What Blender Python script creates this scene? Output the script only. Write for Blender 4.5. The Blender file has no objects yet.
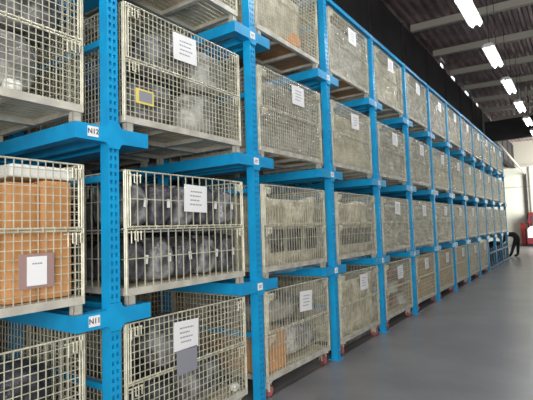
import bpy, bmesh, math, random
from mathutils import Vector, Matrix, noise
random.seed(7)
C = bpy.context.scene.collection
R = random.Random(11)

# ------------------------------------------------------------------ dimensions
PITCH, Y1 = 1.5, 1.7164
ZB, ZA, ZC, ZT = 1.062, 2.175, 3.331, 4.29
ARM, TH, PW = 0.265, 0.095, 0.078
def YP(n): return Y1 + (n-1)*PITCH          # post n
CAGE_Y, CAGE_W, CAGE_D = 0.09, 1.21, 1.03

# ------------------------------------------------------------------ materials
def mat(name, col, rough=.5, metal=0, noise_amt=0, scale=8, col2=None, bump=0, spec=None, alpha=None, detail=4, stretch=None):
    m = bpy.data.materials.new(name); m.use_nodes = True
    nt = m.node_tree; N = nt.nodes; L = nt.links
    b = N['Principled BSDF']
    b.inputs['Base Color'].default_value = (*col, 1); b.inputs['Roughness'].default_value = rough
    b.inputs['Metallic'].default_value = metal
    if spec is not None: b.inputs['Specular IOR Level'].default_value = spec
    if noise_amt or bump or alpha:
        tc = N.new('ShaderNodeTexCoord'); mp = N.new('ShaderNodeMapping')
        L.new(tc.outputs['Object'], mp.inputs[0])
        if stretch: mp.inputs['Scale'].default_value = stretch
        no = N.new('ShaderNodeTexNoise'); no.inputs['Scale'].default_value = scale; no.inputs['Detail'].default_value = detail
        L.new(mp.outputs[0], no.inputs['Vector'])
        if noise_amt:
            rp = N.new('ShaderNodeValToRGB')
            c2 = col2 or tuple(c*.5 for c in col)
            rp.color_ramp.elements[0].position = .5-.25/noise_amt*.5; rp.color_ramp.elements[1].position = .5+.25/noise_amt*.5
            rp.color_ramp.elements[0].color = (*c2, 1); rp.color_ramp.elements[1].color = (*col, 1)
            L.new(no.outputs['Fac'], rp.inputs[0]); L.new(rp.outputs[0], b.inputs['Base Color'])
        if bump:
            bp = N.new('ShaderNodeBump'); bp.inputs['Strength'].default_value = bump; bp.inputs['Distance'].default_value = .045
            L.new(no.outputs['Fac'], bp.inputs['Height']); L.new(bp.outputs[0], b.inputs['Normal'])
        if alpha:
            n2 = N.new('ShaderNodeTexNoise'); n2.inputs['Scale'].default_value = scale*.6; n2.inputs['Detail'].default_value = 5
            n2.inputs['Distortion'].default_value = 1.2
            L.new(mp.outputs[0], n2.inputs['Vector'])
            r2 = N.new('ShaderNodeMapRange'); r2.inputs[1].default_value = .35; r2.inputs[2].default_value = .65
            r2.inputs[3].default_value = alpha[0]; r2.inputs[4].default_value = alpha[1]
            L.new(n2.outputs['Fac'], r2.inputs[0]); L.new(r2.outputs[0], b.inputs['Alpha'])
    return m
M = {}
M['blue']   = mat('blue_enamel', (.008,.33,.64), .34, 0, 1.2, 5, (.010,.28,.57))
M['zinc']   = mat('galvanised_wire', (.62,.60,.47), .40, .15, 1.0, 14, (.44,.42,.32))
M['zincd']  = mat('galvanised_frame', (.58,.56,.48), .5, .1, 1.0, 9, (.44,.42,.36))
M['deckp']  = mat('plywood_deck', (.42,.24,.11), .7, 0, 1, 6, (.30,.16,.07), stretch=(1,6,1))
M['deck']   = mat('steel_deck', (.66,.60,.45), .6, .05, 1, 7, (.50,.44,.32))
M['film']   = mat('stretch_film', (.80,.75,.60), .14, 0, 1.5, 6, (.46,.43,.34), bump=1, alpha=(.06,.42), stretch=(.9,.7,2.6))
M['filmt']  = mat('thin_stretch_film', (.72,.69,.58), .16, 0, 1, 7, (.50,.49,.42), bump=1, alpha=(.0,.27), stretch=(1,1,2.0))
M['filmb']  = mat('film_bag', (.27,.27,.28), .18, 0, 1.5, 10, (.07,.07,.075), bump=1.0, detail=6)
M['bagw']   = mat('milky_bag', (.62,.62,.60), .24, 0, 1.3, 7, (.22,.22,.22), bump=1.0, detail=6)
M['bagd']   = mat('dark_bag', (.10,.10,.115), .25, 0, 1.5, 10, (.035,.035,.04), bump=1.0, detail=6)
M['bagr']   = mat('dark_red_bag', (.17,.03,.03), .4, 0, 1.3, 6, (.06,.012,.012), bump=.6)
M['bagblue']= mat('blue_bag', (.03,.10,.22), .4, 0, 1.3, 6, (.01,.04,.10), bump=.6)
M['cream']  = mat('cream_load', (.74,.68,.50), .45, 0, 1.5, 5, (.40,.35,.24), bump=1.0, detail=6)
M['grey_l'] = mat('grey_load', (.40,.39,.35), .4, 0, 1.6, 5, (.15,.145,.135), bump=1.0, detail=6)
M['kraft']  = mat('cardboard', (.46,.26,.10), .75, 0, .9, 4, (.33,.20,.09))
M['tan']    = mat('tan_foam', (.66,.33,.13), .8, 0, .9, 4, (.52,.25,.09))
M['orange'] = mat('orange_plastic', (.80,.30,.07), .5)
M['foam']   = mat('white_foam', (.78,.78,.74), .6)
M['paper']  = mat('white_paper', (.80,.80,.80), .5)
M['ink']    = mat('grey_ink', (.30,.31,.34), .6)
M['inkd']   = mat('dark_ink', (.12,.10,.09), .6)
M['greyc']  = mat('grey_card', (.26,.27,.30), .5)
M['backing']= mat('dull_mauve_card', (.33,.22,.20), .5)
M['yellow'] = mat('yellow_plastic', (.75,.62,.16), .4)
M['wheelr'] = mat('red_wheel', (.30,.085,.08), .45)
M['dark']   = mat('dark_steel', (.035,.033,.034), .6)
M['black']  = mat('black_cloth', (.012,.012,.014), .8)
M['skin']   = mat('skin', (.45,.26,.17), .55)
M['red']    = mat('red_paint', (.55,.03,.03), .4)
M['maroon'] = mat('maroon_paint', (.16,.015,.025), .4)
M['whitep'] = mat('white_paint', (.75,.74,.74), .4)
M['rubber'] = mat('rubber', (.02,.02,.02), .8)
M['teal']   = mat('dull_blue_paint', (.03,.11,.18), .45)
M['endw']   = mat('white_cladding', (.74,.76,.66), .6, 0, .8, .6, (.68,.70,.60))
M['lwall']  = mat('dark_cladding', (.055,.04,.04), .8)
M['fascia'] = mat('dark_fascia', (.038,.034,.036), .75, 0, 1, 1.5, (.025,.022,.024))
M['roof']   = mat('roof_sheet', (.40,.30,.31), .42, .2, 1, 2.0, (.22,.16,.17))
M['purlin'] = mat('purlin_steel', (.46,.44,.38), .55, .1)
M['concrete'] = mat('concrete_floor', (.215,.212,.215), .33, 0, 1.1, 1.1, (.165,.163,.168), bump=.03, detail=8)

def emis(name, col, s):
    m = bpy.data.materials.new(name); m.use_nodes = True; N = m.node_tree.nodes
    b = N['Principled BSDF']; b.inputs['Base Color'].default_value = (*col,1)
    b.inputs['Emission Color'].default_value = (*col,1); b.inputs['Emission Strength'].default_value = s
    return m
M['slit'] = emis('daylight_slit', (.9,.95,1.0), 1.6)
M['tube'] = emis('lit_tube', (.95,.97,1.0), 14)

# ------------------------------------------------------------------ mesh builder
class MB:
    def __init__(s): s.v=[]; s.f=[]; s.sm=False
    def add(s, vs, fs):
        k=len(s.v); s.v+= [tuple(v) for v in vs]; s.f+= [tuple(i+k for i in f) for f in fs]
    def box(s, x0,x1,y0,y1,z0,z1):
        s.add([(x0,y0,z0),(x1,y0,z0),(x1,y1,z0),(x0,y1,z0),(x0,y0,z1),(x1,y0,z1),(x1,y1,z1),(x0,y1,z1)],
              [(0,3,2,1),(4,5,6,7),(0,1,5,4),(1,2,6,5),(2,3,7,6),(3,0,4,7)]); return s
    def rod(s, a, b, r, n=4):
        a=Vector(a); b=Vector(b); d=(b-a).normalized()
        u=d.orthogonal().normalized() if n>4 else (Vector((0,0,1)) if abs(d.z)<.9 else Vector((1,0,0)))
        u=(u-d*u.dot(d)).normalized(); w=d.cross(u)
        vs=[]
        for p in (a,b):
            for i in range(n):
                t=2*math.pi*i/n+ (math.pi/4 if n==4 else 0)
                vs.append(p+(u*math.cos(t)+w*math.sin(t))*r)
        fs=[(i,(i+1)%n,n+(i+1)%n,n+i) for i in range(n)]+[tuple(range(n))[::-1],tuple(range(n,2*n))]
        s.add(vs,fs); return s
    def path(s, pts, r, n=6):
        for a,b in zip(pts,pts[1:]): s.rod(a,b,r,n)
        return s
    def prism(s, poly, axis, a, b):
        # poly: list of 2D; extruded along axis from a to b
        def P(p,t): 
            return {'x':(t,p[0],p[1]),'y':(p[0],t,p[1]),'z':(p[0],p[1],t)}[axis]
        n=len(poly); vs=[P(p,a) for p in poly]+[P(p,b) for p in poly]
        s.add(vs,[(i,(i+1)%n,n+(i+1)%n,n+i) for i in range(n)]+[tuple(range(n))[::-1],tuple(range(n,2*n))]); return s
    def mesh(s, name):
        me=bpy.data.meshes.new(name); me.from_pydata(s.v,[],s.f)
        bm=bmesh.new(); bm.from_mesh(me); bmesh.ops.recalc_face_normals(bm,faces=bm.faces); bm.to_mesh(me); bm.free()
        return me
def link(name, me, m=None, parent=None, loc=(0,0,0), rot=(0,0,0)):
    if m is not None and not me.materials: me.materials.append(m)
    o=bpy.data.objects.new(name, me); C.objects.link(o); o.location=loc; o.rotation_euler=rot
    if parent: o.parent=parent
    return o
def obj(name, mb, m, parent=None, loc=(0,0,0), rot=(0,0,0)): return link(name, mb.mesh(name), m, parent, loc, rot)
def empty(name, loc=(0,0,0), rz=0):
    o=bpy.data.objects.new(name,None); C.objects.link(o); o.location=loc; o.rotation_euler=(0,0,rz); o.empty_display_size=.1
    return o
def tag(o,label,cat,group=None,kind=None):
    o['label']=label; o['category']=cat
    if group: o['group']=group
    if kind: o['kind']=kind
    return o
def struct(name, mb, m):
    o=obj(name,mb,m); o['kind']='structure'; return o

# ------------------------------------------------------------------ the setting
fl=MB(); fl.box(-3.2,9,-5,34,-.1,0); struct('floor',fl,M['concrete'])
w=MB(); w.box(-3.2,-3.1,-5,31,0,6.4); struct('wall_left',w,M['lwall'])
# end wall: horizontal cladding panels with joints
w=MB()
zs=[0,.55,1.6,2.62,3.1,3.55,4.55,6.6]
zs=zs[:-2]+[4.75]
for a,b in zip(zs,zs[1:]): w.box(-3.1,8.8,31,31.15,a+.012,b-.012)
w.box(-3.1,8.8,31.03,31.12,0,4.75)
struct('wall_back',w,M['endw'])
w=MB(); w.box(-3.1,8.8,31.0,31.15,4.75,6.6); struct('trim_6',w,M['purlin'])
t=MB(); t.box(-3.1,8.8,30.9,31.0,4.72,4.84); t.box(-3.1,8.8,30.95,31.0,3.50,3.55); struct('trim_3',t,M['purlin'])
# roof sheet: trapezoid corrugation running along the aisle
SL=-.035; X0=-3.1; X1=8.9
def zr(x): return 6.30+SL*(x+.7)
mb=MB(); per=.20; x=X0; prof=[]
while x<X1:
    for dx,dz in ((0,0),(.06,0),(.085,.07),(.165,.07),(.20,0)):
        prof.append((x+dx,zr(x+dx)+dz))
    x+=per
vs=[]; fs=[]
for (px,pz) in prof: vs+=[(px,-5,pz),(px,31.1,pz),(px,-5,pz+.02),(px,31.1,pz+.02)]
for i in range(len(prof)-1):
    a=4*i; b=a+4; fs+=[(a,a+1,b+1,b),(a+2,b+2,b+3,a+3)]
mb.add(vs,fs); struct('ceiling',mb,M['roof'])
n=4
yy=-1.3
k=0
mb=MB()
while yy<30.5:
    y=yy
    a=[(y-.06,0),(y+.06,0),(y+.06,.16),(y-.06,.16)]
    vs=[]
    for X in (-.70,X1):
        for (py,pz) in a: vs.append((X,py,zr(X)-.17+pz))
    m2=MB(); m2.add(vs,[(0,1,5,4),(1,2,6,5),(2,3,7,6),(3,0,4,7),(0,3,2,1),(4,5,6,7)])
    o=struct('trim_%d'%(10+k),m2,M['purlin']); k+=1
    yy+=2.0
# dark fascia girder above the rack and the dark cross girder
f=MB(); f.box(-.86,-.72,-5,31,4.75,6.12)
for q in range(18): f.box(-.72,-.69,-4+2*q,-3.94+2*q,4.75,6.12)
f.box(-.90,-.66,-5,31,4.70,4.75)
struct('trim_1',f,M['fascia'])
f=MB(); f.box(-.66,8.8,20.36,20.42,4.85,5.6); f.box(-.66,8.8,20.28,20.5,5.58,5.63); f.box(-.66,8.8,20.28,20.5,4.8,4.86); struct('trim_2',f,M['fascia'])
f=MB(); f.rod((-.40,20.6,5.02),(-.20,30.8,4.30),.05,8); struct('trim_4',f,M['purlin'])
f=MB(); f.box(-.22,-.13,30.8,30.95,0,4.3); struct('trim_5',f,M['fascia'])
f=MB(); f.box(.02,.07,30.85,30.95,0,4.7); struct('trim_7',f,M['purlin'])

# narrow daylight slits between fascia and roof
for i,(y,l) in enumerate(((13.6,.28),(14.9,.5),(17.0,.6),(19.2,.3))):
    f=MB(); f.box(-.735,-.725,y,y+l,6.135,6.235); struct('window_%d'%(i+1),f,M['slit'])

# ------------------------------------------------------------------ storage rack
rack=empty('storage_rack',(0,YP(0),0))
tag(rack,'long bright blue steel storage rack running down the left side of the aisle','storage rack')
def local(o): return o
def post_mesh():
    # square perforated tube: near and rear faces plain, aisle face with two columns of slots
    mb=MB(); h=ZT-.02; w=PW/2
    mb.box(-PW,-.016,-w,w,0,h); mb.box(-.016,-.006,-w,-w+.004,0,h); mb.box(-.016,-.006,w-.004,w,0,h)
    # aisle face: three strips and bridges leave two columns of holes over a recessed face
    z=0
    for (a,b) in ((-w,-w+.014),(-.007,.007),(w-.014,w)): mb.box(-.006,0,a,b,0,h)
    for (a,b) in ((-w+.014,-.007),(.007,w-.014)):
        z=0.0
        while z<h-.05:
            mb.box(-.006,0,a,b,z,z+.026); z+=.05
        mb.box(-.006,0,a,b,z,h)
    # base plate
    mb.box(-PW-.03,.03,-w-.03,w+.03,0,.008)
    return mb.mesh('front_post')
pm=post_mesh(); pm.materials.append(M['blue'])
hole=MB()
def fillet_arm():
    # face plate cross with filleted inner corners, both sides of the post, then depth rails
    mb=MB(); w=PW/2; r=.035
    def arc(cx,cz,a0,a1,rr,n=5): return [(cx+rr*math.cos(math.radians(a0+(a1-a0)*i/n)),cz+rr*math.sin(math.radians(a0+(a1-a0)*i/n))) for i in range(n+1)]
    poly=[]
    poly+=[(-ARM,0),(-ARM,-TH)]
    poly+=arc(-w-r,-TH-r,90,0,r)
    poly+=arc(w+r,-TH-r,180,90,r)
    poly+=[(ARM,-TH),(ARM,0)]
    poly+=arc(w+r,r,270,180,r)
    poly+=arc(-w-r,r,0,-90,r)
    mb.prism(poly,'x',.0015,.012)
    # arm body behind the plate
    mb.box(-.075,.0015,-ARM,-w,-TH,0); mb.box(-.075,.0015,w,ARM,-TH,0)
    # depth rails with softened front corner
    for s in (-1,1):
        y0,y1=(.105,ARM) if s>0 else (-ARM,-ARM+.075)
        mb.box(-2.5,-.075,y0,y1,-TH,-.0)
    mb.box(-2.5,-PW,-.022,.022,-TH+.005,-.02)
    for xx in (-1.22,-2.42): mb.box(xx-.03,xx+.03,-ARM+.07,ARM-.07,-TH,-.02)
    return mb.mesh('support_arm')
am=fillet_arm(); am.materials.append(M['blue'])
def brace_mesh():
    mb=MB()
    for (a,b) in ((-1.18,-PW),(-2.38,-1.26)): mb.box(a,b,-.018,.018,-.02,.02)
    return mb.mesh('brace')
brm=brace_mesh(); brm.materials.append(M['blue'])
dm=MB()
for (a,b) in ((-1.18,-PW),(-2.38,-1.26)):
    dm.rod((a,0,0),(b,0,.55),.012,6)
dm=dm.mesh('diagonal_brace'); dm.materials.append(M['blue'])
rpm=MB(); rpm.box(-.04,.04,-.04,.04,0,ZT-.02); rpm=rpm.mesh('rear_post'); rpm.materials.append(M['blue'])
plate=MB(); plate.box(.012,.015,-.036,.036,-.031,.031); plate=plate.mesh('location_plate'); plate.materials.append(M['paper'])
strk=MB(); strk.box(.015,.0155,-.024,.022,.002,.010); strk.box(.015,.0155,-.024,.012,-.012,-.004); strk=strk.mesh('plate_print'); strk.materials.append(M['ink'])
def text_mesh(s,size,m):
    cu=bpy.data.curves.new('t','FONT'); cu.body=s; cu.size=size; cu.align_x='CENTER'; cu.align_y='CENTER'; cu.extrude=.0005; cu.offset=.0012
    o=bpy.data.objects.new('t',cu); C.objects.link(o)
    dg=bpy.context.evaluated_depsgraph_get(); me=bpy.data.meshes.new_from_object(o.evaluated_get(dg))
    bpy.data.objects.remove(o); me.materials.clear(); me.materials.append(m); return me
TXT={('A',1):'N12',('B',1):'N11'}
NPOST=14
for n in range(NPOST):
    y=YP(n)-YP(0)
    p=link('front_post',pm,None,rack,(0,y,0))
    for xx in (-1.22,-2.42): link('rear_post',rpm,None,rack,(xx,y,0))
    for key,z in (('B',ZB),('A',ZA),('C',ZC)):
        a=link('support_arm',am,None,p,(0,0,z))
        if n==0: continue
        dy,dz=(-.15,-.045) if n==1 else (-.01,-.05)
        me=plate
        if (key,n) in TXT:
            me=plate.copy(); me.materials.append(M['inkd'])
            tm=text_mesh(TXT[(key,n)],.042,M['inkd'])
            bm=bmesh.new(); bm.from_mesh(me); k0=len(bm.faces); bm.from_mesh(tm)
            bm.verts.ensure_lookup_table()
            T=Matrix(((0,0,1,.0155),(1,0,0,0),(0,1,0,0),(0,0,0,1)))
            bm.faces.ensure_lookup_table()
            tv={v for fc in bm.faces[k0:] for v in fc.verts}
            for v in tv: v.co=T@v.co
            for fc in bm.faces[k0:]: fc.material_index=1
            bm.to_mesh(me); bm.free()
        q=link('location_plate',me,None,p,(0,dy,z+dz))
        if (key,n) in TXT: q['label']='white location plate printed '+TXT[(key,n)]
        elif n<7: 
            me2=plate.copy() if 'pl2' not in M else M['pl2']
            if 'pl2' not in M:
                me2.materials.append(M['ink']); bm=bmesh.new(); bm.from_mesh(me2); k0=len(bm.faces); bm.from_mesh(strk); bm.faces.ensure_lookup_table()
                for fc in bm.faces[k0:]: fc.material_index=1
                bm.to_mesh(me2); bm.free(); M['pl2']=me2
            q.data=me2
    for z in (.58,1.87,2.75,3.95): link('brace',brm,None,p,(0,0,z))
tb=MB(); L=YP(NPOST-1)-YP(0)
tb.box(-.07,.0,-.04,L+.04,ZT-.02,ZT+.03); obj('top_beam',tb,M['blue'],rack)
tb=MB(); tb.box(-1.26,-1.18,-.04,L+.04,ZT-.02,ZT+.04); obj('top_beam',tb,M['blue'],rack)
tb=MB(); tb.box(-2.46,-2.38,-.04,L+.04,ZT-.02,ZT+.04); obj('top_beam',tb,M['blue'],rack)
for n in range(NPOST):
    y=YP(n)-YP(0); t=MB(); t.box(-2.38,-.07,y-.02,y+.02,ZT-.01,ZT+.03)
    t.rod((-.04,y+.0,ZT+.04),(-1.2,y+.6,ZT+.045),.012,6); obj('top_tie',t,M['blue'],rack)

# ------------------------------------------------------------------ wire cages
# local frame: origin at base front-left (toward the camera) corner, x into rack is negative, y along the aisle, z from the rail top
ZF0, ZB1, ZTOP = .0, .06, .86
CW, CD = CAGE_W, CAGE_D
cache={}
def wires(mb, axis, fixed, a0,a1,z0,z1, vs, hs, r):
    n=max(2,round((a1-a0)/vs)); 
    P=(lambda t,z:(fixed,t,z)) if axis=='y' else (lambda t,z:(t,fixed,z))
    for i in range(n+1):
        t=a0+(a1-a0)*i/n; mb.rod(P(t,z0),P(t,z1),r)
    m=max(1,round((z1-z0)/hs))
    off=r*1.3
    P2=(lambda t,z:(fixed-off,t,z)) if axis=='y' else (lambda t,z:(t,fixed-off if fixed<.5 else fixed+off,z))
    for i in range(m+1):
        z=z0+(z1-z0)*i/m; mb.rod(P2(a0,z),P2(a1,z),r)
def cage_parts(kind):
    if kind in cache: return cache[kind]
    vs,hs,r={'dense':(.038,.040,.0030),'medium':(.042,.047,.0033),'wide':(.071,.19,.0042),'far':(.048,.060,.0030),'slim':(.047,.15,.0030)}[kind]
    zb=ZB1+.04; zm=zb+(ZTOP-zb)*.5
    D={}
    b=MB()
    b.box(-.04,0,0,CW,ZB1,ZB1+.045); b.box(-CD,-CD+.04,0,CW,ZB1,ZB1+.045)
    b.box(-CD+.04,-.04,0,.035,ZB1,ZB1+.045); b.box(-CD+.04,-.04,CW-.035,CW,ZB1,ZB1+.045)
    for t in (.33,.66): b.box(-CD+.04,-.04,CW*t-.02,CW*t+.02,ZB1,ZB1+.035)
    b.box(-CD*.5-.02,-CD*.5+.02,.03,CW-.03,ZB1-.002,ZB1+.034)
    D['base_frame']=(b,'zincd')
    d=MB()
    x=-.06
    while x>-CD+.07: d.box(x-.036,x,.035,CW-.035,ZB1+.034,ZB1+.045); x-=.052
    D['deck']=(d,'deck')
    ft=MB(); ft.box(-.045,0,0,.055,0,.006); ft.box(-.045,-.039,0,.055,0,ZB1); ft.box(-.006,0,0,.055,0,ZB1); ft.box(-.045,0,.0,.006,0,ZB1); ft.box(-.045,0,.049,.055,0,ZB1)
    D['foot']=(ft,'zincd')
    lo=MB(); wires(lo,'y',-.006,.012,CW-.012,zb,zm,vs,hs,r); lo.rod((-.004,.01,zm),(-.004,CW-.01,zm),.0065,6)
    for yy in (.012,CW-.012): lo.rod((-.006,yy,zb-.03),(-.006,yy,zm),.0065,6)
    D['front_panel']=(lo,'zinc')
    up=MB(); wires(up,'y',0,.020,CW-.020,zm+.014,ZTOP,vs,hs,r); up.rod((0,.012,zm+.016),(0,CW-.012,zm+.016),.006,6); up.rod((0,.012,ZTOP),(0,CW-.012,ZTOP),.0055,6)
    for yy in (.016,.034,CW-.034,CW-.016): up.rod((.001,yy,zm+.01),(.001,yy,ZTOP),.005,6)
    # spiral hinge rings
    for i in range(18):
        yy=.05+(CW-.1)*i/17; up.rod((.006,yy,zm-.006),(.006,yy,zm+.024),.0035)
    D['drop_gate']=(up,'zinc')
    sd=MB(); wires(sd,'x',0,-CD+.012,-.012,zb,ZTOP,vs if kind!='wide' else .07,hs,r); sd.rod((-CD,0,ZTOP),(0,0,ZTOP),.0055,6); sd.rod((-CD,0,zm),(0,0,zm),.0055,6)
    for xx in (-.004,-.02,-CD+.004): sd.rod((xx,0,zb-.03),(xx,0,ZTOP),.0065,6)
    D['side_panel']=(sd,'zinc')
    bk=MB(); wires(bk,'y',0,.012,CW-.012,zb,ZTOP,vs if kind!='wide' else .05,hs,r); bk.rod((0,0,ZTOP),(0,CW,ZTOP),.0055,6)
    D['back_panel']=(bk,'zinc')
    la=MB()
    # two small hanging hooks around a short bar
    la.rod((.008,-.01,0),(.008,.10,0),.005,6)
    for yy,l in ((.012,.07),(.04,.05),(.062,.06),(.088,.05)):
        la.rod((.013,yy,.008),(.013,yy,-l),.0045,6)
    la.rod((.013,.04,-.05),(.013,.062,-.05),.004,6)
    D['latch']=(la,'zinc')
    out={}
    for k,(mb,mt) in D.items():
        me=mb.mesh(k); me.materials.append(M[mt]); out[k]=me
    cache[kind]=out; return out
# castor
cf=MB(); cf.box(-.05,.05,-.045,.045,.135,.15); cf.box(-.03,.03,-.030,-.024,.05,.14); cf.box(-.03,.03,.024,.030,.05,.14); cf.rod((0,0,.14),(0,0,.185),.018,8)
cfm=cf.mesh('castor'); cfm.materials.append(M['zincd'])
wh=MB(); wh.rod((0,-.02,.055),(0,.02,.055),.053,16); wh.rod((0,-.03,.06),(0,.03,.06),.014,8); whm=wh.mesh('wheel'); whm.materials.append(M['wheelr'])
def notice_mesh(w,h,seed,style='notice'):
    mb=MB(); mb.box(0,.002,0,w,-h,0); me=mb.mesh('notice')
    me.materials.append(M['paper']); me.materials.append(M['ink']); r=random.Random(seed)
    l=MB()
    z=-h*.22
    for i in range(4 if style=='notice' else 1):
        a=w*(.22+r.random()*.06); b=w*(.62+r.random()*.2)
        x=a
        while x<b:
            ww=w*(.05+r.random()*.07); l.box(.002,.0024,x,min(x+ww,b),z-h*.05,z); x+=ww+w*.02
        z-=h*.16
    m2=l.mesh('x'); bm=bmesh.new(); bm.from_mesh(me); k=len(bm.faces); bm.from_mesh(m2); bm.faces.ensure_lookup_table()
    for f in bm.faces[k:]: f.material_index=1
    bm.to_mesh(me); bm.free(); return me
notices=[notice_mesh(.24,.20,s) for s in range(3)]
plydeck=MB(); plydeck.box(-CD+.045,-.045,.035,CW-.035,ZB1+.030,ZB1+.046); plydeck=plydeck.mesh('deck'); plydeck.materials.append(M['deckp'])

STO={0:'floor level',1:'second level',2:'third level',3:'top level'}
ORD=['leftmost','second','third','fourth','fifth','sixth','seventh','eighth','ninth','tenth','eleventh','twelfth','thirteenth']
def where(b,l):
    return '%s, %s bay from left'%(STO[l],ORD[b]) if b else '%s, leftmost bay'%STO[l]
ZL={0:.090,1:ZB,2:ZA,3:ZC}
film_cache={}
def film_mesh(seed, cover=1.0):
    # crinkled wrap round the four sides of the cage, bulging a little
    r=random.Random(seed)
    per=[]; o=.010
    NX=14; NY=18
    for i in range(NY): per.append((o, -o+(CW+2*o)*i/NY,(1,0)))
    for i in range(NX): per.append((o-(CD+2*o)*i/NX, CW+o,(0,1)))
    for i in range(NY): per.append((-CD-o, CW+o-(CW+2*o)*i/NY,(-1,0)))
    for i in range(NX): per.append((-CD-o+(CD+2*o)*i/NX, -o,(0,-1)))
    z0=.03+ (1-cover)*.78; z1=ZTOP+.012; NZ=14
    vs=[]; n=len(per)
    for j in range(NZ+1):
        z=z0+(z1-z0)*j/NZ
        for i,(x,y,nn) in enumerate(per):
            v=Vector((x*3+seed*7.3,y*3,z*3)); d=noise.noise(v)*.010+noise.noise(v*3.1)*.008
            d=max(-.002,d+.006)
            zz=z+noise.noise(Vector((x*4,y*4,seed+j*.0)))*.02*(1 if j in(0,) else 0)
            vs.append((x+nn[0]*d,y+nn[1]*d,zz))
    fs=[(j*n+i,j*n+(i+1)%n,(j+1)*n+(i+1)%n,(j+1)*n+i) for j in range(NZ) for i in range(n)]
    me=bpy.data.meshes.new('stretch_wrap'); me.from_pydata(vs,[],fs)
    for p in me.polygons: p.use_smooth=True
    me.materials.append(M['film']); return me
films=[film_mesh(s) for s in range(4)]
thin=[]
for s_ in (20,21):
    q_=film_mesh(s_); q_.materials.clear(); q_.materials.append(M['filmt']); thin.append(q_)
filmpart=[film_mesh(s+9,.62) for s in range(2)]
for q_ in filmpart: q_.materials.clear(); q_.materials.append(M['filmt'])
def cage(b,l,kind,desc,row=0,film=None,notice=None,jy=0,group=None,label=None,castor=None,jx=0):
    x=-.004+jx if row==0 else -1.20+jx; y=YP(b)+CAGE_Y+jy; z=ZL[l]+(.0012 if l else 0)
    c=empty('wire_cage',(x,y,z))
    lab=label or '%s, %s'%(desc,where(b,l))
    tag(c,lab,'wire cage',group)
    P=cage_parts(kind)
    link('base_frame',P['base_frame'],None,c)
    if (b,l) in ((2,3),(2,2),(4,2),(3,3)) and row==0: link('deck',plydeck,None,c)
    else: link('deck',P['deck'],None,c)
    link('front_panel',P['front_panel'],None,c); link('drop_gate',P['drop_gate'],None,c)
    link('side_panel',P['side_panel'],None,c,(0,.004,0)); link('side_panel',P['side_panel'],None,c,(0,CW-.004,0))
    link('back_panel',P['back_panel'],None,c,(-CD+.004,0,0))
    for fx in (-.012,-CD+.06):
        for fy in (.022,CW-.062):
            if l>0: link('foot',P['foot'],None,c,(fx,fy,0))
            else:
                q=link('castor',cfm,None,c,(fx-.05 if fx>-.5 else fx+.02,fy+.05 if fy<.5 else fy-.013,-.090),(0,0,R.uniform(-.6,.6)))
                link('wheel',whm,None,q)
    if row==0 and b<6:
        for (yy,zz) in ((.02,ZTOP-.03),(.02,.46),(CW-.12,ZTOP-.03),(CW-.12,.46)): 
            link('latch',P['latch'],None,c,(0,yy,zz))
    if film is not None:
        f=link('stretch_wrap',film,None,c); 
    if notice:
        yy,zz=notice
        q=link('notice',notices[R.randrange(3)],None,c,(.022 if film is not None else .012,yy,zz),(R.uniform(-.05,.05),0,0)); q['label']='white printed paper notice'
    return c

# ------------------------------------------------------------------ contents
def lump(name,sx,sy,sz,seed,amp=.12,p=.55,sub=3):
    bm=bmesh.new(); bmesh.ops.create_icosphere(bm,subdivisions=sub,radius=1)
    for v in bm.verts:
        c=v.co.copy()
        q=Vector([math.copysign(abs(t)**p,t) for t in c])
        n=noise.noise(c*1.6+Vector((seed*3.7,0,0)))*amp+noise.noise(c*4.5+Vector((seed,5,0)))*amp*.5
        q=q*(1+n)
        v.co=Vector((q.x*sx/2,q.y*sy/2,q.z*sz/2))
    for f in bm.faces: f.smooth=True
    z0=min(v.co.z for v in bm.verts)
    mx=max(abs(v.co.x) for v in bm.verts); my=max(abs(v.co.y) for v in bm.verts); mz=max(v.co.z for v in bm.verts)-z0
    for v in bm.verts:
        v.co.x*=sx/2/mx; v.co.y*=sy/2/my; v.co.z=(v.co.z-z0)*sz/mz
    me=bpy.data.meshes.new(name); bm.to_mesh(me); bm.free(); return me
def bevel_box(name,sx,sy,sz,r=.01,seam=True):
    bm=bmesh.new(); bmesh.ops.create_cube(bm,size=1)
    for v in bm.verts: v.co=Vector((v.co.x*sx,v.co.y*sy,(v.co.z+.5)*sz))
    bmesh.ops.bevel(bm,geom=bm.edges[:],offset=r,segments=2,affect='EDGES',profile=.6)
    me=bpy.data.meshes.new(name); bm.to_mesh(me); bm.free(); return me
FLOORZ=.108       # top of the deck in cage coordinates
def place(me,name,m,b,l,x,y,z,label,cat,group=None,rz=0,row=0,kind=None,jy=0):
    """x,y inside the cage of bay b (x negative into the rack), z above its deck"""
    zz=ZL[l]+FLOORZ+z
    if m is not None and not me.materials: me.materials.append(m)
    o=link(name,me,None,None,(-.004+x,YP(b)+CAGE_Y+jy+y,zz),(0,0,rz)); tag(o,label,cat,group,kind); return o
def variants(name,m,sx,sy,sz,seeds,amp=.12,p=.6):
    out=[]
    for s in seeds:
        me=lump(name,sx,sy,sz,s,amp,p); me.materials.append(M[m]); out.append(me)
    return out

# --- leftmost bay
cage(0,0,'medium','plain wire mesh cage holding mixed dim bundles',jy=.0)
c=cage(0,1,'medium','wire mesh cage of tan blocks with a white card hung low',notice=None)
nm=notice_mesh(.105,.15,5,'card'); q=link('notice',nm,None,c,(.012,.875,.35)); q['label']='small white paper card'
g=MB(); g.box(0,.002,-.045,.14,-.165,.015); q=obj('backing_sheet',g,M['backing'],c,(.009,.88,.35)); 
cage(0,2,'dense','open wire mesh cage of milky plastic bags')
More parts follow.
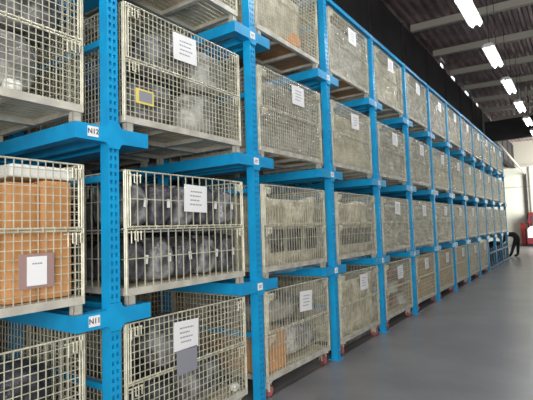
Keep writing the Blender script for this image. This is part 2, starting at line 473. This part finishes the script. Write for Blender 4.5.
# level B contents: two tan foam blocks, white slab, dark red bag
o=place(bevel_box('foam_block',.86,.185,.66,.03),'foam_block',M['tan'],0,1,-.48,1.075,0,'tan foam block behind mesh, nearest the first blue post','foam block')
o=place(bevel_box('foam_block',.86,.185,.64,.03),'foam_block',M['tan'],0,1,-.48,.885,0,'tan foam block left of its twin, in the cage with the white card','foam block')
o=place(lump('bag',.86,.5,.66,3,.1,.5),'bag',M['bagr'],0,1,-.48,.53,0,'dark red bag at the left edge beside the tan foam blocks','bag')
o=place(bevel_box('foam_sheet',.88,.36,.07,.015),'foam_sheet',M['foam'],0,1,-.49,1.0,.665,'white foam sheet lying on the tan foam blocks','foam sheet')
# level A contents
bv=variants('plastic_bag','bagw',.46,.44,.36,(1,2,3),.16)
gv=variants('plastic_bag','filmb',.46,.44,.34,(4,5,6),.16)
dv=variants('plastic_bag','bagd',.46,.44,.30,(7,8,9),.16)
place(bv[0],'plastic_bag',None,0,2,-.275,.80,.02,'milky plastic bag, brightest, low in the upper left cage','plastic bag')
place(gv[0],'plastic_bag',None,0,2,-.275,.34,.0,'grey plastic bag at the left edge low in the upper left cage','plastic bag')
place(gv[1],'plastic_bag',None,0,2,-.76,.80,.0,'grey plastic bag behind the bright milky one in the upper left cage','plastic bag')
place(gv[2],'plastic_bag',None,0,2,-.275,.92,.385,'grey plastic bag on top of the milky one in the upper left cage','plastic bag')
place(dv[0],'plastic_bag',None,0,2,-.275,.42,.385,'dark plastic bag in the upper left of the upper left cage','plastic bag')
place(lump('bag',.36,.34,.3,6),'bag',M['bagr'],0,2,-.72,.36,.0,'dark red bag deep at the left of the upper left cage','bag')
place(lump('wrapped_part',.07,.10,.07,1,.1,.8),'wrapped_part',M['foam'],0,2,-.05,.83,.0,'small white lump on the deck behind the mesh of the upper left cage','wrapped part')
# level 0 contents
place(gv[1],'plastic_bag',None,0,0,-.275,.85,.0,'grey bag low in the bottom left cage nearest the first post','plastic bag')
place(lump('bag',.46,.4,.42,8),'bag',M['bagblue'],0,0,-.29,.40,.0,'dark blue bag in the bottom left cage','bag')
place(bevel_box('carton',.36,.34,.40,.01),'carton',M['kraft'],0,0,-.74,.86,.0,'brown carton at the back of the bottom left cage','carton')
place(dv[1],'plastic_bag',None,0,0,-.275,.88,.345,'dark bag heaped highest in the bottom left cage','plastic bag')

# --- second bay
B='second bay'
c=cage(1,3,'dense','open wire mesh cage of crumpled brown and white scrap')
c=cage(1,2,'dense','wire cage with white notice and yellow card holder',notice=(.42,.80))
hd=MB(); hd.box(0,.004,0,.15,-.10,0); hd=obj('card_holder',hd,M['yellow'],c,(.012,.08,.30)); hd['label']='yellow framed card holder'
g=MB(); g.box(.004,.006,.025,.135,-.085,-.012); obj('grey_card',g,M['greyc'],hd)
c=cage(1,1,'wide','open wire cage with wide gaps showing grey bags',notice=(.505,.80))
c=cage(1,0,'medium','wire cage with white notice above grey card',notice=(.39,.80),jy=-.01)
g=MB(); g.box(0,.002,0,.20,-.17,0); q=obj('grey_card',g,M['greyc'],c,(.012,.41,.60)); 
# dark grey bags with white tags in two tiers
smalls=variants('garment_bag','filmb',.44,.232,.33,(11,12,13),.12,.6)
smalld=variants('garment_bag','bagd',.44,.232,.33,(14,15,16),.12,.6)
tagm=MB(); tagm.box(0,.003,-.014,.014,-.03,.03); tagm=tagm.mesh('white_tag'); tagm.materials.append(M['paper'])
posn=['first','second','third','fourth','fifth']
for tier in range(2):
    for i in range(5):
        me=(smalls if (i+tier)%2 else smalld)[(i+tier)%3]
        o=place(me,'garment_bag',None,1,1,-.25,.135+.235*i,tier*.38,'white-tagged dark grey bag, %s from left, %s tier of the wide-gapped cage'%(posn[i],('lower','upper')[tier]),'bag','tagged grey bags in the wide-gapped cage')
        link('white_tag',tagm,None,o,(.218,.02-.03*((i*7)%3-1),.17),(.15*((i%3)-1),0,0))
        o2=place((dv)[i%3],'plastic_bag',None,1,1,-.76,.30 if i<1 else .86,tier*.33,'dark plastic bag in the back row of the wide-gapped cage','plastic bag','bags in the back row of the wide-gapped cage') if i in (0,3) else None
sh=MB(); sh.box(-.46,.0,.0,1.14,0,.01)
o=place(sh.mesh('card_layer'),'card_layer',M['greyc'],1,1,-.03,.03,.35,'grey sheet between the two tiers of tagged grey bags','sheet')
# A level: grey / white bags low, dark above
place(bv[1],'plastic_bag',None,1,2,-.275,.86,.0,'milky bag low at the right of the yellow card cage','plastic bag')
place(gv[0],'plastic_bag',None,1,2,-.275,.34,.0,'grey bag low at the left behind the yellow card','plastic bag')
place(gv[2],'plastic_bag',None,1,2,-.275,.50,.385,'grey bag resting in the middle on top of the others in the yellow card cage','plastic bag')
place(bv[2],'plastic_bag',None,1,2,-.275,.96,.385,'milky bag in the upper right corner of the yellow card cage','plastic bag')
place(lump('bag',.4,.9,.3,8),'bag',M['bagblue'],1,2,-.76,.60,.325,'blue bag across the back of the yellow card cage','bag')
place(dv[2],'plastic_bag',None,1,2,-.76,.35,.0,'dark bag at the back left of the yellow card cage','plastic bag')
place(dv[0],'plastic_bag',None,1,2,-.76,.90,.0,'dark bag at the back right of the yellow card cage','plastic bag')
# C level
place(lump('bag',.6,.5,.4,21),'bag',M['cream'],1,3,-.4,.85,.0,'crumpled cream sheet bundle at the top of the picture, right end of its cage','bundle')
place(bevel_box('carton',.5,.45,.34,.01),'carton',M['kraft'],1,3,-.4,.30,.0,'brown carton in the cage at the top edge of the picture','carton')
# floor
place(dv[0],'plastic_bag',None,1,0,-.275,.30,.0,'dark bag low at the left in the grey card cage','plastic bag')
place(gv[0],'plastic_bag',None,1,0,-.275,.82,.0,'grey bag low at the right in the grey card cage','plastic bag')
place(dv[1],'plastic_bag',None,1,0,-.76,.35,.0,'dark bag at the back left in the grey card cage','plastic bag')
place(dv[2],'plastic_bag',None,1,0,-.76,.85,.0,'dark bag at the back right in the grey card cage','plastic bag')
place(gv[1],'plastic_bag',None,1,0,-.275,.52,.355,'grey bag heaped in the middle of the grey card cage','plastic bag')
for i,(yy,z) in enumerate(((.09,.15),(.56,.38),(1.09,.12),(.46,.28))):
    place(lump('wrapped_part',.07,.09,.07,i,.2,.8),'wrapped_part',M['foam'],1,0,-.052,yy,z if 0 else .0+z*0,'small white wrapped piece at the front of the grey card cage','wrapped part','white wrapped pieces in the grey card cage')

# --- loads for the film wrapped cages
def load_mesh(seed,m,h=.68,top=.06):
    bm=bmesh.new(); sx,sy=CD-.07,CW-.06
    bmesh.ops.create_cube(bm,size=1); bmesh.ops.subdivide_edges(bm,edges=bm.edges[:],cuts=9,use_grid_fill=True)
    for v in bm.verts:
        c=v.co.copy(); p=Vector((c.x*sx,c.y*sy,(c.z+.5)*h))
        q=Vector((p.x*4+seed*5.1,p.y*4,p.z*4))
        vor=noise.voronoi(q,distance_metric='DISTANCE')[0]
        d=(vor[1]-vor[0])
        k=-.045+min(.045,d*.10)+noise.noise(q*2.2)*.012
        nn=Vector((c.x*2 if abs(c.x)>.49 else 0,c.y*2 if abs(c.y)>.49 else 0,0))
        p+=nn*k
        if c.z>.49: p.z+=-top*.5+top*noise.noise(Vector((p.x*3,p.y*3,seed)))
        v.co=p
    for f in bm.faces: f.smooth=True
    me=bpy.data.meshes.new('wrapped_load'); bm.to_mesh(me); bm.free(); me.materials.append(M[m]); return me
LD={k:[load_mesh(s+i,k) for i in range(2)] for s,k in ((1,'cream'),(4,'grey_l'),(8,'kraft'),(12,'bagw'))}
NAME={'cream':'cream','grey_l':'pale grey','kraft':'brown','bagw':'milky white'}
def filmcage(b,l,loadmat,notice=True,kind='far',film=True,jy=None,desc=None):
    jy=R.uniform(-.02,.02) if jy is None else jy
    d=desc or ('film-wrapped wire cage' if film else 'unwrapped wire cage')
    cage(b,l,kind,d,film=(thin[R.randrange(2)] if kind!='far' or (l==0) else films[R.randrange(4)]) if film else None,notice=(.50+R.uniform(-.03,.06),ZTOP-.03+R.uniform(-.05,.0)) if notice else None,jy=jy)
    q=place(LD[loadmat][R.randrange(2)],'bagged_goods',None,b,l,-CD/2-(.07 if (b,l)==(2,3) else 0),CW/2,.0,'packed %s goods inside the cage at %s'%(NAME[loadmat],where(b,l)),'goods',jy=jy)
    if (b,l)==(2,3): q.scale.x=.84
# third bay
filmcage(2,3,'cream',notice=False,kind='dense',film=False,desc='unwrapped wire cage with an orange ball inside',jy=0)
# orange ball sits behind the mesh
place(lump('ball',.145,.20,.20,2,.02,1),'ball',M['orange'],2,3,-.092,.80,.0,'orange ball low behind the mesh of the third bay top cage','ball')
filmcage(2,2,'grey_l',kind='dense',jy=-.01)
cage(2,1,'slim','film-wrapped wire cage over three dark squares',film=thin[0])
place(LD['cream'][0],'bagged_goods',None,2,1,-CD/2-.02,CW/2,.0,'pale bundles behind the three dark squares in the third bay, second level','goods')
for i in range(3):
    place(bevel_box('dark_panel',.026,.23,.22,.01),'dark_panel',M['black'],2,1,-.033,(.27,.58,.93)[i],.12,'dark square pack, %s of the three in a row in the third bay'%('left one','middle one','right one')[i],'pack')
cage(2,0,'slim','half-wrapped wire cage with orange-brown carton at lower left',film=filmpart[0],notice=(.56,.79))
place(bevel_box('carton',.82,.36,.36,.012),'carton',M['tan'],2,0,-.46,.21,.0,'orange-brown carton at the lower left of the third bay floor cage','carton')
place(variants('plastic_bag','bagw',.8,.72,.34,(31,),.12)[0],'plastic_bag',None,2,0,-.48,.80,.0,'big milky bag right of the orange-brown carton','plastic bag')
place(variants('plastic_bag','grey_l',.7,.9,.28,(32,),.12)[0],'plastic_bag',None,2,0,-.48,.55,.365,'grey bag on top of the orange-brown carton','plastic bag')
# fourth bay
filmcage(3,3,'grey_l'); filmcage(3,2,'cream',kind='dense')
cage(3,1,'slim','film-wrapped wire cage over a row of black packs',film=thin[1],jy=.01)
place(LD['cream'][1],'bagged_goods',None,3,1,-CD/2-.02,CW/2,.0,'pale bundles behind the black packs in the fourth bay, second level','goods')
for i in range(4):
    place(bevel_box('dark_panel',.026,.20,.20,.01),'dark_panel',M['black'],3,1,-.033,(.30,.53,.76,.99)[i],.12,'black pack, %s from the left of the four in the fourth bay'%posn[i],'pack')
filmcage(3,0,'cream',kind='slim')
# fifth bay
filmcage(4,3,'cream'); filmcage(4,2,'grey_l'); filmcage(4,1,'grey_l')
cage(4,0,'far','unwrapped wire cage of red and white bags',notice=(.5,.78))
rw=[variants('plastic_bag',m,.42,.36,.232,(40+i,),.14)[0] for i,m in enumerate(('bagw','bagr','bagw'))]
k=0
hh=('lowest','middle','highest'); ww=('left','centre','right')
for t in range(3):
    for i in range(3):
        mt=(t+i)%2
        place(rw[1] if mt else rw[0 if i else 2],'plastic_bag',None,4,0,-.26,.22+.38*i,.235*t,'%s plastic bag, %s row %s, in the fifth bay floor cage'%(('white','dark red')[mt],hh[t],ww[i]),'plastic bag')
# further bays
R2=random.Random(5)
plan={5:'kraft',6:'kraft',7:'kraft',8:'cream',9:'grey_l'}
for b in range(5,13):
    for l in (3,2,1):
        filmcage(b,l,R2.choice(['grey_l','cream','grey_l','bagw']))
    if b in plan: filmcage(b,0,plan[b],film=(b>7))
# --- second row of cages behind the front one
crt=bevel_box('carton',.90,1.08,.62,.012); crt.materials.append(M['kraft'])
crt2=bevel_box('carton',.90,1.08,.55,.012); crt2.materials.append(M['greyc'])
for b in range(0,4):
    for l in range(0,4):
        if b==0 and l==3: continue
        cage(b,l,'far','',row=1,group='second row cages behind the front row',label='loaded wire cage in the second row, behind a front cage of the blue rack')
        me=(crt if (b+l)%3!=1 else crt2)
        o=link('carton',me,None,None,(-1.20-CD/2,YP(b)+CAGE_Y+CW/2,ZL[l]+FLOORZ+.002)); tag(o,'large %s carton in a second row cage, glimpsed behind the front cages'%('brown' if me is crt else 'dark grey'),'carton','%s cartons in the second row'%('brown' if me is crt else 'dark grey'))

# --- low blue stillages with dark sacks in the last floor bays
def stillage(b):
    y0=YP(b)+.10; L=1.28
    s=empty('stillage',(-.02,y0,0)); tag(s,'low blue-grey stillage frame with dark sacks, %s floor bay from the left'%ORD[b],'stillage')
    for xx in (0,-.8):
        r=MB()
        for z in (.06,.52): r.box(xx-.02,xx+.02,0,L,z-.025,z+.03)
        for i in range(4): r.box(xx-.018,xx+.018,i*(L-.04)/3,i*(L-.04)/3+.04,.0,.68)
        obj('side_frame',r,M['teal'],s)
    e=MB()
    for yy in (.02,L-.02):
        for z in (.06,.52): e.box(-.78,-.02,yy-.02,yy+.02,z-.02,z+.02)
    e.box(-.78,-.02,.02,L-.02,.085,.095); obj('end_rails',e,M['teal'],s)
    for i in range(3):
        me=SK[i]; o=link('sack',me,None,None,(-.40,y0+.23+.41*i,.097)); tag(o,'black sack, %s from the left in the stillage of the %s floor bay'%(posn[i],ORD[b]),'sack')
SK=variants('sack','black',.62,.37,.66,(51,52,53),.14,.75)
for b in (10,11,12): stillage(b)

# ------------------------------------------------------------------ sacks on top of the rack
for i,(n,yy) in enumerate(((3,.35),(6,.5),(7,.9),(9,.4))):
    me=lump('film_scrap',.30,.5,.09,60+i,.2,.8); me.materials.append(M['bagw'])
    o=link('film_scrap',me,None,None,(-.62,YP(n)+.0,ZT+.052)); tag(o,'crumpled pale film scrap lying on top of the blue rack, %s from the left'%posn[i],'film scrap')

# ------------------------------------------------------------------ ceiling lamps
LX,LZ=1.13,4.82
hs=MB(); hs.prism([(-.11,.0),(.11,.0),(.11,.02),(.06,.07),(-.06,.07),(-.11,.02)],'y',-.66,.66); hsm=hs.mesh('housing'); hsm.materials.append(M['whitep'])
tu=MB()
for s in (-.055,.055): tu.rod((s,-.62,-.022),(s,.62,-.022),.018,8)
tum=tu.mesh('tube'); tum.materials.append(M['tube'])
rd=MB()
rd.rod((0,0,.07),(0,0,zr(LX)-LZ+.02),.006,6)
rdm=rd.mesh('hanging_rod'); rdm.materials.append(M['dark'])
lab=['nearest, cut by the top of the picture','second nearest','third nearest','fourth nearest','fifth nearest','farthest, beside the dark girder']
ys=[7.43+2.46*i for i in range(6)]
for i,y in enumerate([7.43-2.46*3,7.43-2.46*2,7.43-2.46]+ys):
    L=empty('ceiling_lamp',(LX,y,LZ))
    if i<3: tag(L,'lit twin-tube lamp hung over the aisle beside the camera','ceiling lamp','lamps over the near end of the aisle')
    else: tag(L,'lit twin-tube fluorescent lamp over the aisle, '+lab[i-3],'ceiling lamp')
    link('housing',hsm,None,L); link('tube',tum,None,L); link('hanging_rod',rdm,None,L,(0,-.5,0)); link('hanging_rod',rdm,None,L,(0,.5,0))

# ------------------------------------------------------------------ far end: cabinet, vehicle, person
cb=empty('cabinet',(-.43,30.55,0)); tag(cb,'tall red cabinet standing against the white end wall','cabinet')
m_=MB(); m_.box(-.11,.11,-.12,.2,.12,1.35); m_.box(-.09,-.05,-.1,-.06,0,.12); m_.box(.05,.09,-.1,-.06,0,.12); m_.box(-.09,-.05,.14,.18,0,.12); m_.box(.05,.09,.14,.18,0,.12); obj('body',m_,M['red'],cb)
m_=MB(); m_.box(-.095,.095,-.135,-.12,.2,1.28); m_=obj('door',m_,M['red'],cb)
h_=MB(); h_.box(.06,.075,-.155,-.135,.7,.85); obj('handle',h_,M['whitep'],m_)
vh=empty('forklift',(.55,29.6,0)); tag(vh,'red and white vehicle parked at the far end, cut by the right edge','vehicle')
b_=MB(); b_.prism([(-.70,.22),(.7,.22),(.7,1.0),(.55,1.15),(-.55,1.15),(-.70,1.0)],'y',.0,1.3); obj('body',b_,M['whitep'],vh)
b_=MB(); b_.box(-.72,.72,-.1,1.35,.16,.50); obj('chassis',b_,M['maroon'],vh)
b_=MB(); b_.prism([(-.66,1.35),(.66,1.35),(.6,1.95),(-.6,1.95)],'y',.05,1.1)
for sx in (-.62,.58):
    for sy in (.06,1.04): b_.box(sx,sx+.05,sy,sy+.05,1.0,1.5)
obj('cab',b_,M['maroon'],vh)
b_=MB(); b_.box(-.5,.5,.035,.055,1.45,1.75); obj('windscreen',b_,M['dark'],vh)
for sx in (-.6,.5):
    for sy in (.1,1.1):
        wv=MB(); wv.rod((sx-.08+.05,sy,.16),(sx+.08+.05,sy,.16),.16,16); obj('wheel',wv,M['rubber'],vh)

def skin_fig(name,nodes,edges,radii,m,parent=None,loc=(0,0,0),sub=2,root=0):
    me=bpy.data.meshes.new(name); me.from_pydata([Vector(p) for p in nodes],edges,[])
    o=bpy.data.objects.new(name,me); C.objects.link(o)
    md=o.modifiers.new('s','SKIN'); md.use_smooth_shade=True
    for i,r in enumerate(radii):
        sv=me.skin_vertices[0].data[i]; sv.radius=(r,r) if not isinstance(r,tuple) else r
        sv.use_root=(i==root)
    ms=o.modifiers.new('d','SUBSURF'); ms.levels=sub; ms.render_levels=sub
    dg=bpy.context.evaluated_depsgraph_get(); m2=bpy.data.meshes.new_from_object(o.evaluated_get(dg))
    bpy.data.objects.remove(o)
    m2.materials.clear(); m2.materials.append(m)
    return link(name,m2,None,parent,loc)
# bending person, facing the rack (-x)
PX,PY=.17,21.2
per=empty('person',(PX,PY,0)); tag(per,'person in dark clothes bending forward into the far end of the blue rack','person')
nodes=[(0,0,.86),(-.01,-.09,.80),(-.14,-.10,.46),(-.26,-.11,.09),(-.40,-.11,.03),
       (.0,.09,.80),(-.0,.12,.45),(-.03,.14,.09),(-.17,.15,.03),
       (-.14,0,.95),(-.34,0,.96),(-.47,0,.92),
       (-.44,-.17,.91),(-.48,-.21,.66),(-.64,-.19,.50),
       (-.44,.17,.91),(-.50,.20,.66),(-.68,.16,.52)]
edges=[(0,1),(1,2),(2,3),(3,4),(0,5),(5,6),(6,7),(7,8),(0,9),(9,10),(10,11),(10,12),(12,13),(13,14),(10,15),(15,16),(16,17)]
radii=[.135,.105,.07,.055,.045,.105,.07,.055,.045,.14,.15,.07,.06,.045,.035,.06,.045,.035]
skin_fig('body',nodes,edges,radii,M['black'],per)
hd=lump('head',.21,.165,.23,3,.03,.95); o=link('head',hd,M['skin'],per,(-.60,0,.76),(0,math.radians(-20),0))
fn=MB(); fn.prism([(-.135,.10),(-.10,.13),(-.10,.085)],'y',-.012,.012); obj('nose',fn,M['skin'],o)
hr=lump('hair',.215,.185,.17,4,.05,.95); link('hair',hr,M['black'],o,(.025,0,.08))
for s,(hx,hy,hz) in ((-1,(-.66,-.19,.48)),(1,(-.70,.16,.50))):
    nd=[(0,0,0),(-.04,0,-.04)]; ed=[(0,1)]; rr=[.026,.03]
    for f in range(4):
        k=len(nd); yy=-.03+.02*f; l=(.06,.075,.07,.055)[f]
        nd+=[(-.05,yy,-.06),(-.06-l*.3,yy,-.06-l*.6),(-.06-l*.3,yy,-.06-l)]; ed+=[(1,k),(k,k+1),(k+1,k+2)]; rr+=[.011,.009,.008]
    k=len(nd); nd+=[(-.02,-.035*s,-.04),(-.03,-.055*s,-.075)]; ed+=[(0,k),(k,k+1)]; rr+=[.011,.009]
    skin_fig('hand',nd,ed,rr,M['skin'],per,(hx,hy,hz),sub=1)

# ------------------------------------------------------------------ light
def area(name,loc,target,sx,sy,power,col=(1,1,1)):
    l=bpy.data.lights.new(name,'AREA'); l.shape='RECTANGLE'; l.size=sx; l.size_y=sy; l.energy=power; l.color=col
    o=bpy.data.objects.new(name,l); C.objects.link(o); o.location=loc
    d=Vector(target)-Vector(loc); o.rotation_euler=d.to_track_quat('-Z','Y').to_euler(); return o
area('near_fill_light',(5.0,-3.5,2.4),(.4,4.0,1.9),5,3.6,620,(1,.985,.95))  # added soft fill behind the camera for the near rack; no door here
area('far_door_daylight',(4.5,26.0,3.0),(-.5,31,1.9),4,4,1150,(1,1,.95))
for y in [7.43-2.46*3,7.43-2.46*2,7.43-2.46]+ys:
    l=area('lamp_light',(LX,y,LZ-.06),(LX,y,0),.2,1.2,22,(.95,.98,1))
wd=bpy.data.worlds.new('w'); bpy.context.scene.world=wd; wd.use_nodes=True
bg=wd.node_tree.nodes['Background']; bg.inputs[0].default_value=(.80,.87,1,1); bg.inputs[1].default_value=.13

# ------------------------------------------------------------------ camera
f_,yaw,pit,rol,cx,h=446.2477,.6102,.0633,-.0322,2.3514,1.5217
c,s=math.cos(yaw),math.sin(yaw)
fwd=Vector((-s*math.cos(pit),c*math.cos(pit),math.sin(pit))); rt=Vector((c,s,0)); up=rt.cross(fwd)
r2=rt*math.cos(rol)+up*math.sin(rol); u2=-rt*math.sin(rol)+up*math.cos(rol)
cam=bpy.data.cameras.new('camera'); co=bpy.data.objects.new('camera',cam); C.objects.link(co)
m=Matrix.Identity(4)
for i in range(3): m[i][0]=r2[i]; m[i][1]=u2[i]; m[i][2]=-fwd[i]
m[0][3],m[1][3],m[2][3]=cx,0,h
co.matrix_world=m; cam.sensor_width=36; cam.lens=f_/533*36; cam.clip_start=.05
sc=bpy.context.scene; sc.camera=co
vs_=sc.view_settings; vs_.view_transform='Standard'; vs_.look='None'; vs_.exposure=.12; vs_.gamma=1; vs_.use_curve_mapping=False
